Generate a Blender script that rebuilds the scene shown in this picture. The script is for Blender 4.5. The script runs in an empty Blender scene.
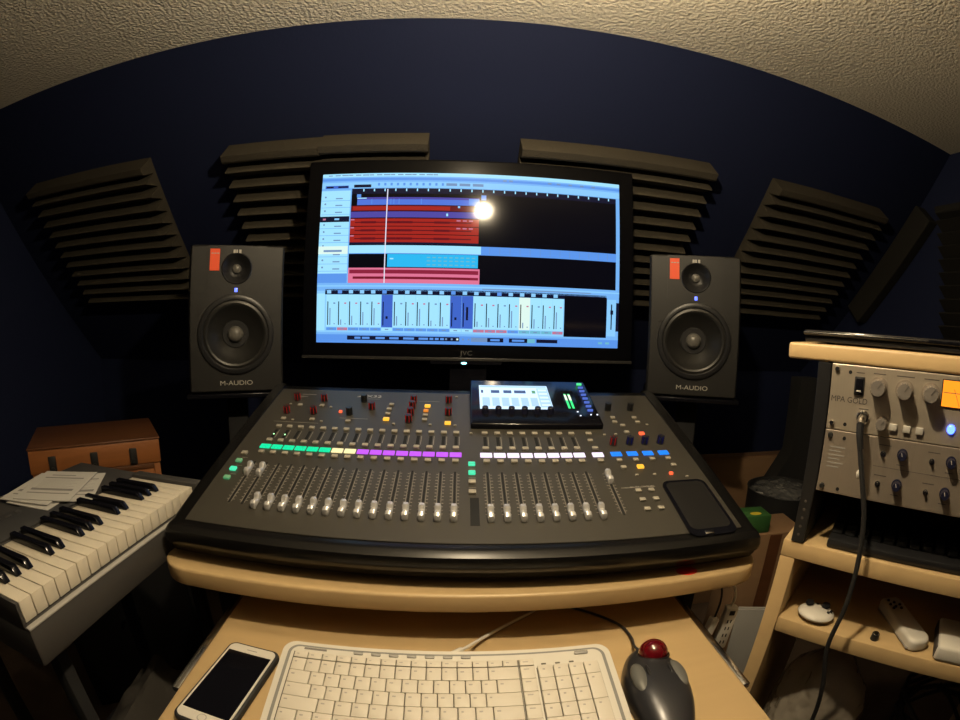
import bpy, bmesh, math, random
from mathutils import Matrix, Vector
random.seed(7)
C = bpy.context.scene.collection
R = math.radians
EYE = 1.15           # height of the camera above the floor; everything below is written relative to the eye

# ------------------------------------------------------------------ materials
def mat(name, col, rough=.5, metal=0., spec=.5, emit=None, estr=0., coat=0., bump=None, vary=None, trans=0., ior=1.45, alpha=1.):
    m = bpy.data.materials.new(name); m.use_nodes = True
    nt = m.node_tree; p = nt.nodes['Principled BSDF']
    p.inputs['Base Color'].default_value = (*col, 1)
    p.inputs['Roughness'].default_value = rough
    p.inputs['Metallic'].default_value = metal
    p.inputs['Specular IOR Level'].default_value = spec
    p.inputs['Coat Weight'].default_value = coat
    p.inputs['Transmission Weight'].default_value = trans
    p.inputs['IOR'].default_value = ior
    p.inputs['Alpha'].default_value = alpha
    if emit:
        p.inputs['Emission Color'].default_value = (*emit, 1)
        p.inputs['Emission Strength'].default_value = estr
    tc = nt.nodes.new('ShaderNodeTexCoord')
    if vary:        # (scale xyz, amount): slight procedural colour variation
        mp = nt.nodes.new('ShaderNodeMapping'); mp.inputs['Scale'].default_value = vary[0]
        nz = nt.nodes.new('ShaderNodeTexNoise'); nz.inputs['Scale'].default_value = 1; nz.inputs['Detail'].default_value = 5
        mx = nt.nodes.new('ShaderNodeMix'); mx.data_type = 'RGBA'
        a = vary[1]
        mx.inputs[6].default_value = (*[c*(1-a) for c in col], 1)
        mx.inputs[7].default_value = (*[min(1, c*(1+a)) for c in col], 1)
        nt.links.new(tc.outputs['Object'], mp.inputs['Vector']); nt.links.new(mp.outputs[0], nz.inputs['Vector'])
        nt.links.new(nz.outputs['Fac'], mx.inputs[0]); nt.links.new(mx.outputs[2], p.inputs['Base Color'])
    if bump:        # (kind, scale, strength, distance)
        if bump[0] == 'noise':
            t = nt.nodes.new('ShaderNodeTexNoise'); t.inputs['Detail'].default_value = 3; out = t.outputs['Fac']
        else:
            t = nt.nodes.new('ShaderNodeTexVoronoi'); t.feature = 'SMOOTH_F1'; out = t.outputs['Distance']
        t.inputs['Scale'].default_value = bump[1]
        b = nt.nodes.new('ShaderNodeBump'); b.inputs['Strength'].default_value = bump[2]; b.inputs['Distance'].default_value = bump[3]
        nt.links.new(tc.outputs['Object'], t.inputs['Vector']); nt.links.new(out, b.inputs['Height'])
        nt.links.new(b.outputs[0], p.inputs['Normal'])
    return m

M = {}
M['artex'] = mat('cream_stipple_paint', (.87,.79,.63), .9, bump=('noise', 105, .9, .010), vary=((3,3,3), .06))
M['navy'] = mat('navy_wall_paint', (0.01275, 0.01875, 0.05625), .75, spec=.25, bump=('noise', 120, .25, .002))
M['carpet'] = mat('brown_carpet', (.10,.065,.04), 1, bump=('noise', 300, .8, .01), vary=((9,9,9), .5))
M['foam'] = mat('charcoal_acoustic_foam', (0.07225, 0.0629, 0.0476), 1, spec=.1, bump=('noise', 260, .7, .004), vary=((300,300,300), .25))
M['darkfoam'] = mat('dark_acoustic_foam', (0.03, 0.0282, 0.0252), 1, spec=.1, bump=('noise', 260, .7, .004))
M['maple'] = mat('maple_laminate', (.50,.350,.175), .42, vary=((4,60,60), .07))
M['mapletop'] = mat('maple_laminate_surface', (.43,.303,.152), .4, vary=((4,50,50), .08))
M['black'] = mat('black_plastic', (.012,.012,.013), .35)
M['gloss'] = mat('gloss_black_plastic', (.005,.005,.007), .14, spec=.3)
M['matte'] = mat('matte_black', (.012,.012,.013), .8)
M['screenglass'] = mat('dark_screen_glass', (0.004, 0.004, 0.006), .1)
M['rubber'] = mat('rubber', (.015,.015,.016), .6)
M['speaker'] = mat('speaker_vinyl', (0.0108, 0.01008, 0.00936), .5, bump=('noise', 500, .15, .001))
M['cone'] = mat('speaker_cone', (0.01575, 0.01522, 0.01418), .38)
M['dustcap'] = mat('dust_cap', (.11,.105,.095), .3)
M['orange'] = mat('orange_red_sticker', (.80,.085,.02), .5)
M['letters'] = mat('pale_grey_lettering', (.42,.40,.36), .5)
M['dimletters'] = mat('grey_lettering', (.16,.15,.14), .5)
M['console'] = mat('console_grey_metal', (0.03775, 0.03432, 0.02746), .42, metal=.0, bump=('noise', 900, .06, .0005))
M['bolster'] = mat('console_bolster', (0.00525, 0.0049, 0.00455), .26)
M['button'] = mat('pale_rubber_button', (0.289, 0.2635, 0.2125), .5)
M['fader'] = mat('silver_fader_cap', (.62,.61,.60), .22, metal=.55)
M['slot'] = mat('slot_black', (.003,.003,.003), .8)
M['ticks'] = mat('scale_print', (.24,.22,.19), .6)
M['white'] = mat('white_plastic', (0.5616, 0.5328, 0.4752), .35)
M['keywhite'] = mat('keyboard_keys_white', (0.5472, 0.504, 0.432), .5)
M['kbgrey'] = mat('keyboard_trim_grey', (.20,.20,.19), .3)
M['gap'] = mat('key_gap_grey', (0.112, 0.1015, 0.084), .7)
M['ivory'] = mat('ivory_piano_key', (0.544, 0.4896, 0.3944), .3)
M['pianogrey'] = mat('piano_grey_plastic', (0.0408, 0.0384, 0.03744), .5, bump=('noise', 700, .1, .001))
M['pianoctl'] = mat('piano_control_panel', (0.0315, 0.0315, 0.0329), .6, bump=('noise', 700, .1, .001))
M['paper'] = mat('paper', (0.403, 0.39, 0.364), .8)
M['ink'] = mat('paper_ink', (.17,.165,.16), .8)
M['pine'] = mat('orange_varnished_pine', (0.256, 0.092, 0.0264), .5, vary=((4,4,60), .25))
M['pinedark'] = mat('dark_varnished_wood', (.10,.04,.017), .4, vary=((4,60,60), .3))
M['iron'] = mat('black_iron', (.02,.02,.02), .5, metal=.3)
M['alu'] = mat('brushed_champagne_aluminium', (0.416, 0.36, 0.288), .33, metal=.55, vary=((400,2,2), .07))
M['alu2'] = mat('brushed_grey_aluminium', (0.285, 0.24, 0.195), .38, metal=.5, vary=((400,2,2), .07))
M['steel'] = mat('steel', (.60,.58,.55), .22, metal=1)
M['clearknob'] = mat('smoked_silver_knob', (.50,.45,.40), .18, metal=.7)
M['blueknob'] = mat('black_blue_knob', (.012,.013,.03), .25)
M['darkprint'] = mat('dark_panel_print', (.07,.06,.055), .6)
M['grey'] = mat('mid_grey_plastic', (.30,.29,.27), .5)
M['trackball'] = mat('metallic_charcoal_plastic', (0.0385, 0.0385, 0.0434), .30, metal=.45)
M['trackbtn'] = mat('grey_rubber_button', (0.098, 0.098, 0.091), .45)
M['redball'] = mat('deep_red_speckled_ball', (.085,.002,.005), .08, coat=1.)
M['cardboard'] = mat('cardboard', (0.198, 0.114, 0.057), .85, vary=((2,2,40), .12))
M['green'] = mat('green_card', (0.021, 0.084, 0.0175), .7)
M['yellow'] = mat('yellow_print', (.55,.42,.03), .7)
M['foil'] = mat('crumpled_foil_wrap', (.08,.08,.08), .12, spec=.9)
M['plasticbag'] = mat('cloudy_clear_plastic', (.42,.37,.30), .22, spec=.9, bump=('noise', 12, 1., .03), alpha=.6)
M['cloth'] = mat('grey_cloth', (.10,.09,.08), .95, bump=('noise', 200, .4, .002))
M['darkcloth'] = mat('black_pile_fabric', (.016,.016,.018), 1, bump=('noise', 150, 1., .01), vary=((30,30,30), .6))
M['redtape'] = mat('red_marker', (.55,.02,.01), .5)
M['bulb'] = mat('warm_bulb', (1,1,1), .5, emit=(1., .81, .53), estr=1850)
def glow(name, col, s, base=(.01,.01,.01), rough=.25):
    return mat(name, base, rough, emit=col, estr=s)

# ------------------------------------------------------------------ mesh builder
class MB:
    def __init__(s, T=None): s.bm = bmesh.new(); s.T = T or Matrix(); s.mi = 0
    def _fin(s, verts, m):
        bmesh.ops.transform(s.bm, matrix=s.T @ m, verts=verts)
        for f in {f for v in verts for f in v.link_faces}: f.material_index = s.mi
        return s
    def box(s, x0, x1, y0, y1, z0, z1, bev=0, seg=2, m=None):
        g = bmesh.ops.create_cube(s.bm, size=1)['verts']
        bmesh.ops.transform(s.bm, matrix=Matrix.Translation(((x0+x1)/2, (y0+y1)/2, (z0+z1)/2)) @ Matrix.Diagonal((abs(x1-x0), abs(y1-y0), abs(z1-z0), 1)), verts=g)
        if bev:
            es = list({e for v in g for e in v.link_edges})
            before = set(s.bm.verts)-set(g)
            bmesh.ops.bevel(s.bm, geom=es, offset=bev, segments=seg, affect='EDGES', profile=.5)
            g = [v for v in s.bm.verts if v not in before]
        return s._fin(g, m or Matrix())
    def cyl(s, r, z0, z1, r2=None, n=24, m=None, at=(0,0)):
        g = bmesh.ops.create_cone(s.bm, cap_ends=True, segments=n, radius1=r, radius2=r if r2 is None else r2, depth=z1-z0)['verts']
        return s._fin(g, (m or Matrix()) @ Matrix.Translation((at[0], at[1], (z0+z1)/2)))
    def sph(s, r, c=(0,0,0), sc=(1,1,1), n=24, m=None):
        g = bmesh.ops.create_uvsphere(s.bm, u_segments=n, v_segments=max(6, n//2), radius=r)['verts']
        return s._fin(g, (m or Matrix()) @ Matrix.Translation(c) @ Matrix.Diagonal((*sc, 1)))
    def lathe(s, prof, n=32, m=None):      # profile of (r, z)
        rings = []; new = []
        for r, z in prof:
            if r < 1e-6: v = s.bm.verts.new((0,0,z)); rings.append([v]*n); new.append(v)
            else:
                ring = [s.bm.verts.new((r*math.cos(2*math.pi*k/n), r*math.sin(2*math.pi*k/n), z)) for k in range(n)]
                rings.append(ring); new += ring
        for a, b in zip(rings, rings[1:]):
            for k in range(n):
                vs = []
                for v in (a[k], a[(k+1)%n], b[(k+1)%n], b[k]):
                    if v not in vs: vs.append(v)
                if len(vs) > 2: s.bm.faces.new(vs)
        return s._fin(new, m or Matrix())
    def prism(s, pts, z0, z1, m=None):     # polygon (x, y) extruded in z
        a = [s.bm.verts.new((x, y, z0)) for x, y in pts]; b = [s.bm.verts.new((x, y, z1)) for x, y in pts]
        s.bm.faces.new(a[::-1]); s.bm.faces.new(b)
        n = len(pts)
        for k in range(n): s.bm.faces.new((a[k], a[(k+1)%n], b[(k+1)%n], b[k]))
        return s._fin(a+b, m or Matrix())
    def quad(s, pts, m=None):
        v = [s.bm.verts.new(p) for p in pts]; s.bm.faces.new(v)
        return s._fin(v, m or Matrix())
    def tube(s, path, r, n=8, m=None):
        P = [Vector(p) for p in path]; rings = []; new = []
        up = Vector((0,0,1))
        for i, p in enumerate(P):
            t = (P[min(i+1, len(P)-1)] - P[max(i-1, 0)]).normalized()
            a = t.cross(up if abs(t.z) < .95 else Vector((1,0,0))).normalized(); b = t.cross(a)
            rr = r[i] if isinstance(r, (list, tuple)) else r
            ring = [s.bm.verts.new(p + a*rr*math.cos(2*math.pi*k/n) + b*rr*math.sin(2*math.pi*k/n)) for k in range(n)]
            rings.append(ring); new += ring
        for a, b in zip(rings, rings[1:]):
            for k in range(n): s.bm.faces.new((a[k], a[(k+1)%n], b[(k+1)%n], b[k]))
        s.bm.faces.new(rings[0][::-1]); s.bm.faces.new(rings[-1])
        return s._fin(new, m or Matrix())
    def build(s, name, mats, parent=None, smooth=True, loc=None, angle=35):
        bmesh.ops.recalc_face_normals(s.bm, faces=s.bm.faces)
        me = bpy.data.meshes.new(name); s.bm.to_mesh(me); s.bm.free()
        for m in (mats if isinstance(mats, (list, tuple)) else [mats]): me.materials.append(M[m] if isinstance(m, str) else m)
        if smooth:
            for p in me.polygons: p.use_smooth = True
            me.set_sharp_from_angle(angle=R(angle))
        return link(name, me, parent, loc)
def link(name, me, parent=None, loc=None, rot=None):
    o = bpy.data.objects.new(name, me); C.objects.link(o); o.parent = parent
    if loc is not None: o.location = loc
    if rot is not None: o.rotation_euler = rot
    return o
def curve_pts(pts, n=8):
    P = [Vector(p) for p in pts]; out = []
    for i in range(len(P)-1):
        p0, p1, p2, p3 = P[max(i-1,0)], P[i], P[i+1], P[min(i+2, len(P)-1)]
        for k in range(n):
            t = k/n
            out.append(.5*((2*p1)+(p2-p0)*t+(2*p0-5*p1+4*p2-p3)*t*t+(3*p1-p0-3*p2+p3)*t**3))
    out.append(P[-1]); return out
def thing(name, label, cat, loc=(0,0,0), rotz=0, group=None):
    o = link(name, None, None, loc, (0,0,rotz)); tag(o, label, cat, group); return o
def tag(o, label, cat, group=None):
    o['label'] = label; o['category'] = cat
    if group: o['group'] = group
    return o
def struct(o): o['kind'] = 'structure'; return o
def text(body, size, m, parent, T, extrude=.0002, name='lettering', align='CENTER', sx=1.):
    cu = bpy.data.curves.new(name, 'FONT'); cu.body = body; cu.size = size; cu.extrude = extrude
    cu.align_x = align; cu.align_y = 'CENTER'
    tmp = bpy.data.objects.new('tmp', cu); C.objects.link(tmp)
    dg = bpy.context.evaluated_depsgraph_get(); me = bpy.data.meshes.new_from_object(tmp.evaluated_get(dg))
    bpy.data.objects.remove(tmp); me.transform(T @ Matrix.Diagonal((sx, 1, 1, 1))); me.materials.clear(); me.materials.append(M[m] if isinstance(m, str) else m)
    return link(name, me, parent)
def copy_tree(o, parent=None):
    c = o.copy(); C.objects.link(c); c.parent = parent
    for ch in list(o.children): copy_tree(ch, c)
    return c
T = Matrix.Translation
def RX(a): return Matrix.Rotation(R(a), 4, 'X')
def RY(a): return Matrix.Rotation(R(a), 4, 'Y')
def RZ(a): return Matrix.Rotation(R(a), 4, 'Z')
FRONT = RX(90)     # text and faces turned to look towards -y

# ------------------------------------------------------------------ the attic room
XL, XR, ZC, ZF = -1.86, 1.845, .735, -EYE
YC = 1.01                                    # where the flat ceiling meets the sloping wall
ZK, YK = -.21, 2.035                         # where the slope meets the low knee wall
YB = -2.0
SL = math.atan2(YK-YC, ZC-ZK)                # slope angle from the vertical
b = MB(); b.box(XL-.1, XR+.1, YB-.1, YK+.1, ZF-.1, ZF); struct(b.build('floor', 'carpet', smooth=False))
b = MB(); b.box(XL-.1, XR+.1, YB-.1, YC, ZC, ZC+.1)
struct(b.build('ceiling', 'artex', smooth=False))
b = MB(); b.prism([(YC, ZC), (YC+.1, ZC+.1), (YK+.1, ZK), (YK, ZK)], XL-.1, XR+.1, m=Matrix(((0,0,1,0),(1,0,0,0),(0,1,0,0),(0,0,0,1))))
struct(b.build('wall_slanted', 'navy', smooth=False))
b = MB(); b.box(XL-.1, XR+.1, YK, YK+.1, ZF, ZK); struct(b.build('wall_back', 'navy', smooth=False))
b = MB(); b.box(XL-.1, XL, YB, YK, ZF, ZC); struct(b.build('wall_left', 'navy', smooth=False))
b = MB(); b.box(XR, XR+.1, YB, YK, ZF, ZC); struct(b.build('wall_right', 'navy', smooth=False))
b = MB(); b.box(XL-.1, XR+.1, YB-.1, YB, ZF, ZC); struct(b.build('wall_rear', 'navy', smooth=False))

# ------------------------------------------------------------------ foam tiles glued on the slope
# local frame of a tile: x along the wall, y up the slope, z out of the wall; origin at its bottom left corner on the wall
def slope_matrix(x, z):                      # point of the slope at height z
    y = YC + (ZC-z)*(YK-YC)/(ZC-ZK)
    up = Vector((0, -math.sin(SL), math.cos(SL))); out = Vector((0, -math.cos(SL), -math.sin(SL)))
    m = Matrix.Identity(4)
    for i in range(3): m[i][0] = (1,0,0)[i]; m[i][1] = up[i]; m[i][2] = out[i]
    m.translation = (x, y, z); return m
def foam_mesh(w, h, rows, t=.070, base=.014):
    b = MB(); p = h/rows; pts = [(0,0)]
    for k in range(rows):                    # saw-tooth wedges: flat shelf on top, slanted underneath
        y = k*p
        pts += [(y, base), (y+p*.45, t*.93), (y+p*.60, t)] if k == rows-1 else [(y, base), (y+p*.80, t*.95), (y+p*.86, t), (y+p*.92, t*.95)]
    pts += [(h, t), (h, 0)]
    pts = [(a, c) for a, c in pts]
    b.prism(pts, 0, w, m=Matrix(((0,0,1,0),(1,0,0,0),(0,1,0,0),(0,0,0,1))))
    return b
def foam(x, ztop, w, h, label, rows=12, group='wedge foam tiles on the sloping wall', m='foam'):
    o = foam_mesh(w, h, rows).build('acoustic_foam_tile', m, smooth=False)
    zb = ztop - h*math.cos(SL)
    o.matrix_world = slope_matrix(x, zb)
    return tag(o, label, 'foam tile', group)
foam(-1.572, .508, .595, .62, 'dark wedge foam tile on the sloping wall, leftmost of the tiles above the left speaker')
foam(-.680, .508, .300, .62, 'narrow wedge foam tile on the slope behind the left speaker, left of the television')
foam(-.379, .511, .300, .62, 'narrow wedge foam tile on the slope, half hidden by the upper left of the television')
foam(.172, .507, .592, .62, 'wide wedge foam tile on the slope behind the upper right corner of the television')
foam(1.018, .504, .292, .62, 'wedge foam strip on the slope just right of and above the right speaker')
foam(1.312, .503, .285, .62, 'wedge foam strip on the slope nearest to the right corner of the room')
# foam on the right wall
b = MB(); b.box(0, .10, 0, .60, -.07, 0, bev=.006)
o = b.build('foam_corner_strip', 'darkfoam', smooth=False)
up = Vector((0, -math.sin(SL), math.cos(SL)))
m = Matrix.Identity(4); nrm = Vector((0, -math.cos(SL), -math.sin(SL)))
for i in range(3): m[i][0] = nrm[i]; m[i][1] = up[i]; m[i][2] = (1,0,0)[i]
zb = .150; m.translation = Vector((XR, YC+(ZC-zb)*(YK-YC)/(ZC-ZK), zb)) + nrm*.02
o.matrix_world = m
tag(o, 'long dark foam strip running down the corner where slope and right wall meet', 'foam strip')
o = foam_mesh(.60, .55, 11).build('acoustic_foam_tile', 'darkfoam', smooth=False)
m = Matrix(((0,0,-1,XR),(1,0,0,.49),(0,1,0,-.03),(0,0,0,1))); o.matrix_world = m
tag(o, 'dark wedge foam tile on the right wall at the edge of the picture', 'foam tile', 'foam tiles on the right wall')

# ------------------------------------------------------------------ desk
DZ = -.372; TZ = -.46
def slab(x0, x1, y0, y1, z0, z1, rf, rb=.01, n=8):    # plan with rounded front corners
    pts = []
    def arc(cx, cy, r, a0): 
        for k in range(n+1):
            a = R(a0 + 90*k/n); pts.append((cx+r*math.cos(a), cy+r*math.sin(a)))
    arc(x0+rf, y0+rf, rf, 180); arc(x1-rf, y0+rf, rf, 270); arc(x1-rb, y1-rb, rb, 0); arc(x0+rb, y1-rb, rb, 90)
    return pts, z0, z1
def slab_part(name, args, parent, m=('mapletop', 'maple'), bev=.004):
    pts, z0, z1 = slab(*args); b = MB(); b.prism(pts, z0, z1)
    es = [e for e in b.bm.edges if abs(e.verts[0].co.z-e.verts[1].co.z) < 1e-6]
    bmesh.ops.bevel(b.bm, geom=es, offset=bev, segments=3, affect='EDGES', profile=.5)
    b.bm.normal_update()
    for f in b.bm.faces: f.material_index = 0 if f.normal.z > .7 else 1
    return b.build(name, list(m), parent)
desk = thing('computer_desk', 'maple desk with a raised top shelf under the mixer and a pull-out keyboard tray', 'desk', (0,0,ZF))
def D(z): return z - ZF
slab_part('desk_top', (-.460, .503, .560, 1.42, D(DZ-.030), D(DZ), .055), desk)
slab_part('keyboard_tray', (-.350, .385, .245, .86, D(TZ-.018), D(TZ), .05), desk)
for x in (-.41, .415):
    b = MB(); b.box(x, x+.022, .66, 1.38, 0, D(DZ-.031), bev=.002); b.build('side_panel', 'matte', desk)
b = MB(); b.box(-.388, .415, 1.30, 1.318, D(-.95), D(DZ-.031), bev=.002); b.build('back_panel', 'matte', desk)
for x0, x1 in ((-.364, -.352), (.387, .399)):
    b = MB(); b.box(x0, x1, .40, .84, D(TZ-.014), D(TZ-.004), bev=.002); b.build('drawer_rail', 'steel', desk)['label'] = 'metal drawer slide'
b = MB(); b.sph(.018, (.362, .585, D(DZ)), (1, .75, .05)); o = b.build('red_sticker', 'redtape'); o.location.z = ZF
tag(o, 'small round red sticker on the front of the desk shelf under the mixer', 'sticker')

# ------------------------------------------------------------------ mixing console
con = thing('mixing_console', 'large digital mixing console with lit channel strips on the desk shelf', 'mixing console', (.020, .578, DZ+.001), R(-1.2))
SA = math.atan2(.142, .50)
PM = T((0, .022, .0600)) @ Matrix.Rotation(SA, 4, 'X')      # panel frame: x, depth up the panel, height
prof = [(.030,.004),(.012,.010),(.006,.018),(.003,.024),(-.004,.030),(-.007,.040),(-.004,.052),(.006,.0575),(.014,.0597),(.022,.0600)]
top = [(.022+.50*math.cos(SA), .0600+.50*math.sin(SA)), (.525,.200), (.534,.190), (.534,.03), (.52,.004)]
YZ = Matrix(((0,0,1,0),(1,0,0,0),(0,1,0,0),(0,0,0,1)))
b = MB(); b.prism(prof+top, -.436, .436, m=YZ); b.build('chassis', 'bolster', con)
for s in (-1, 1):
    b = MB(); ch = [(y, z+.006 if z > .06 else z) for y, z in prof+top]
    b.prism(ch, -.0145, .0145, m=T((s*.4505-.0,0,0)) @ YZ)
    es = [e for e in b.bm.edges if abs(e.verts[0].co.x-e.verts[1].co.x) < 1e-6 and s*e.verts[0].co.x > .45]
    bmesh.ops.bevel(b.bm, geom=es, offset=.010, segments=4, affect='EDGES', profile=.5)
    b.build('side_cheek', 'bolster', con)
# control surface: plate with fader slots, meters and the printed scales
NX = [-.379+.0242*i for i in range(16)]; RXs = [.039+.0246*i for i in range(8)]; MAINX = .247
b = MB(PM)
b.box(-.436, .436, .001, .497, -.002, .0015, bev=.0006, seg=1)
b.mi = 1
for x in NX+RXs+[MAINX]:
    b.box(x-.0016, x+.0016, .056, .180, .0014, .0019)
for x in NX+RXs:
    b.box(x-.0030, x+.0030, .268, .300, .0014, .0019)
b.box(.0085, .0225, .040, .108, .0014, .0018)
b.mi = 2
for x in NX+RXs+[MAINX]:
    for s in (-1, 1):
        for k in range(13):
            d = .066+.0088*k; w = .0026 if k in (8, 10) else .0016
            b.box(x+s*.0058-w, x+s*.0058+w, d-.0005, d+.0005, .0014, .0018)
        b.box(x+s*.0034-.0003, x+s*.0034+.0003, .060, .176, .0014, .0018)
for x in NX+RXs: 
    b.box(x+.0055, x+.0068, .268, .300, .0014, .0017)
for x0, x1, d in ((.262,.325,.1275), (-.40,-.30,.335), (-.10,-.055,.452), (-.26,-.20,.362)):
    b.box(x0, x1, d-.0006, d+.0006, .0014, .0017)
for x in (.0130, -.405):
    for d in (.135, .163, .19): b.box(x-.006, x+.006, d-.0004, d+.0004, .0014, .0017)
b.build('control_panel', ['console', 'slot', 'ticks'], con, smooth=False)

def proto(fn, name, m): b = MB(); fn(b); o = b.build(name, m); me = o.data; bpy.data.objects.remove(o); return me
def put(name, me, x, d, h=.0015, label=None):
    p = PM @ Vector((x, d, h)); o = link(name, me, con, p, (SA, 0, 0))
    if label: o['label'] = label
    return o
# fader caps: a waisted cap with a dished top
def capf(b):
    pr = [(-.0145,0),(-.0150,.004),(-.0125,.0095),(-.0065,.0112),(-.002,.0078),(.002,.0078),(.0065,.0125),(.0120,.0118),(.0145,.005),(.0140,0)]
    b.prism([(y*1.12, z*1.1) for y, z in pr], -.0054, .0054, m=YZ)
    es = [e for e in b.bm.edges if abs(e.verts[0].co.x-e.verts[1].co.x) < 1e-6]
    bmesh.ops.bevel(b.bm, geom=es, offset=.0035, segments=4, affect='EDGES', profile=.5)
cap = proto(capf, 'fader_cap', 'fader')
for i, x in enumerate(NX): put('fader_cap', cap, x, .150 if i < 2 else .063)
for x in RXs: put('fader_cap', cap, x, .063)
put('fader_cap', cap, MAINX, .156)
# buttons
def btn(w, l, m='button', h=.0045): return proto(lambda b: b.box(-w/2, w/2, -l/2, l/2, 0, h, bev=.001), 'button', m)
bs, bl = btn(.0115, .0085), btn(.0120, .0095)
for x in NX+RXs+[MAINX]:
    put('select_button', bs, x, .312); put('solo_button', bs, x, .256); put('mute_button', bs, x, .212)
G = glow('green_strip_light', (.0,.85,.38), 1.0); Yw = glow('cream_strip_light', (1.,.86,.42), 1.15)
P = glow('violet_strip_light', (.58,.09,.95), 1.1); W = glow('white_strip_light', (.93,.80,1.), 1.3); Bl = glow('blue_strip_light', (.01,.24,1.), 1.1)
Or = glow('amber_button_light', (1.,.50,.04), 1.3); Rd = glow('red_button_light', (1.,.12,.04), 1.5); Gr2 = glow('mint_button_light', (.08,.95,.50), .9)
Gd = glow('dim_green_button_light', (.03,.30,.12), .6, base=(.15,.2,.13))
strip = {}
for k, m in (('g',G),('y',Yw),('p',P),('w',W),('b',Bl)):
    strip[k] = proto(lambda b: b.box(-.0107, .0107, -.0070, .0070, 0, .0022, bev=.0006, seg=1), 'strip', m)
for i, x in enumerate(NX): put('channel_display', strip['g' if i < 6 else 'y' if i < 8 else 'p'], x, .2335, label='%s lit channel display' % ('green' if i < 6 else 'cream' if i < 8 else 'violet'))
for x in RXs+[MAINX]: put('channel_display', strip['w'], x, .2335, label='white lit channel display')
ASG = (.2835, .3160, .3485, .3815)
for x in ASG: put('channel_display', strip['b'], x, .2345, label='blue lit channel display')
gb, gb2, gb3 = btn(.0125,.0100,Gr2), btn(.012,.0095,Gd), btn(.0120,.0095,Gr2)
for x, L in ((-.411, (None, gb2, gb, gb2)), (.0125, (gb3, gb3, None, None))):
    for d, mm in zip((.203, .176, .149, .121), L): put('layer_button', mm or bl, x, d, label='green lit layer button' if mm else None)
# knobs
def knobf(b, red):
    b.cyl(.0076, 0, .0015, n=20); b.cyl(.0066, .0015, .0165, r2=.0054, n=20)
    for k in range(10):
        a = k*36; b.mi = 1 if (red and k%2 == 0) else 0
        b.box(.0050, .0070, -.0007, .0007, .0015, .0160, m=RZ(a))
    b.mi = 1 if red else 0; b.cyl(.0010, .0163, .0170, n=8, at=(0,.0028))
RK = glow('red_backlit_knob_rib', (.85,.03,.02), .16, base=(.22,.01,.01)); 
kr = proto(lambda b: knobf(b, 1), 'knob', ['black', RK]); kk = proto(lambda b: knobf(b, 0), 'knob', ['black', 'black'])
BK = glow('blue_tinted_knob_rib', (.02,.03,.5), .07, base=(.01,.01,.07)); kb_ = proto(lambda b: knobf(b, 1), 'knob', ['black', BK])
for x, d in ((-.379,.440),(-.315,.441),(-.383,.376),(-.322,.378),(-.199,.408),(-.112,.447),(-.1125,.418),(-.113,.387),(-.114,.356),(-.035,.450),(-.034,.392),(.287,.272)):
    put('rotary_knob', kr, x, d, label='black knob with red lit ribs')
for x, d in ((.322,.273),(.3545,.273),(.389,.273)): put('rotary_knob', kb_, x, d, label='black knob with dark blue ribs')
for x, d in ((-.223,.444),(-.243,.381),(.318,.421),(.371,.421)): put('rotary_knob', kk, x, d, label='plain black knob')
sm = btn(.0085, .0060, h=.0035); tn = btn(.006, .004, h=.003); md = btn(.0105, .0080, h=.004)
for x, d in ((-.364,.411),(-.313,.413),(-.381,.346),(-.317,.348),(-.239,.347),(-.159,.429),(-.161,.407),(-.161,.386),(-.082,.384),(-.082,.364),(.318,.381),(.317,.361),(.33,.345),(.368,.380),(.369,.359),(.330,.316),(.244,.285),(.283,.212),(.316,.212),(.383,.213),(.350,.2125),(.284,.188),(.385,.189),(.289,.116),(.313,.116),(.289,.091),(.313,.091),(.289,.066),(.313,.066)):
    put('function_button', md, x, d)
for x, d in ((-.388,.414),(-.291,.408),(-.359,.343),(-.295,.342),(-.143,.343),(-.069,.344),(-.018,.476),(-.019,.343),(.387,.348),(.280,.308),(.304,.309),(.302,.163),(.336,.162),(.397,.150),(.0125,.312)):
    put('small_button', tn, x, d)
ob, rb_, rs = btn(.0125,.0095,Or), btn(.0115,.0085,Rd), btn(.007,.006,Rd)
for x, d in ((-.161,.361),(-.080,.426),(-.034,.351),(.317,.188)): put('function_button', ob, x, d, label='amber lit button')
put('function_button', btn(.0105,.008,glow('dim_amber_button_light', (1.,.30,.03), .8)), -.082, .404, label='dim amber lit button')
for x, d, mm in ((.361,.309,rb_),(.369,.162,rs),(-.264,.387,rs)): put('function_button', mm, x, d, label='red lit button')
gl = proto(lambda b: b.cyl(.0014, 0, .001, n=10), 'led', glow('green_led', (.4,1.,.4), 2.5))
for x in NX[:2]: put('signal_light', gl, x-.0, .281, .002, label='tiny green signal light')
# logo
text('X32', .016, 'letters', con, PM @ T((-.205,.470,.0017)), name='model_lettering', sx=1.3)
b = MB(PM); b.prism([(-.245,.464),(-.225,.470),(-.222,.477),(-.232,.475)], .0015, .0019); b.build('logo_mark', 'letters', con, smooth=False)
for x, d, w in ((-.205,.457,.03), (-.36,.470,.035), (-.37,.458,.02)):
    b = MB(PM); b.box(x-w/2, x+w/2, d-.0012, d+.0012, .0014, .0018); b.build('printed_line', 'dimletters', con, smooth=False)
text('MUTE GROUPS', .0058, 'ticks', con, PM @ T((.301,.1285,.0017)), name='small_lettering', sx=1.15)
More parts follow.
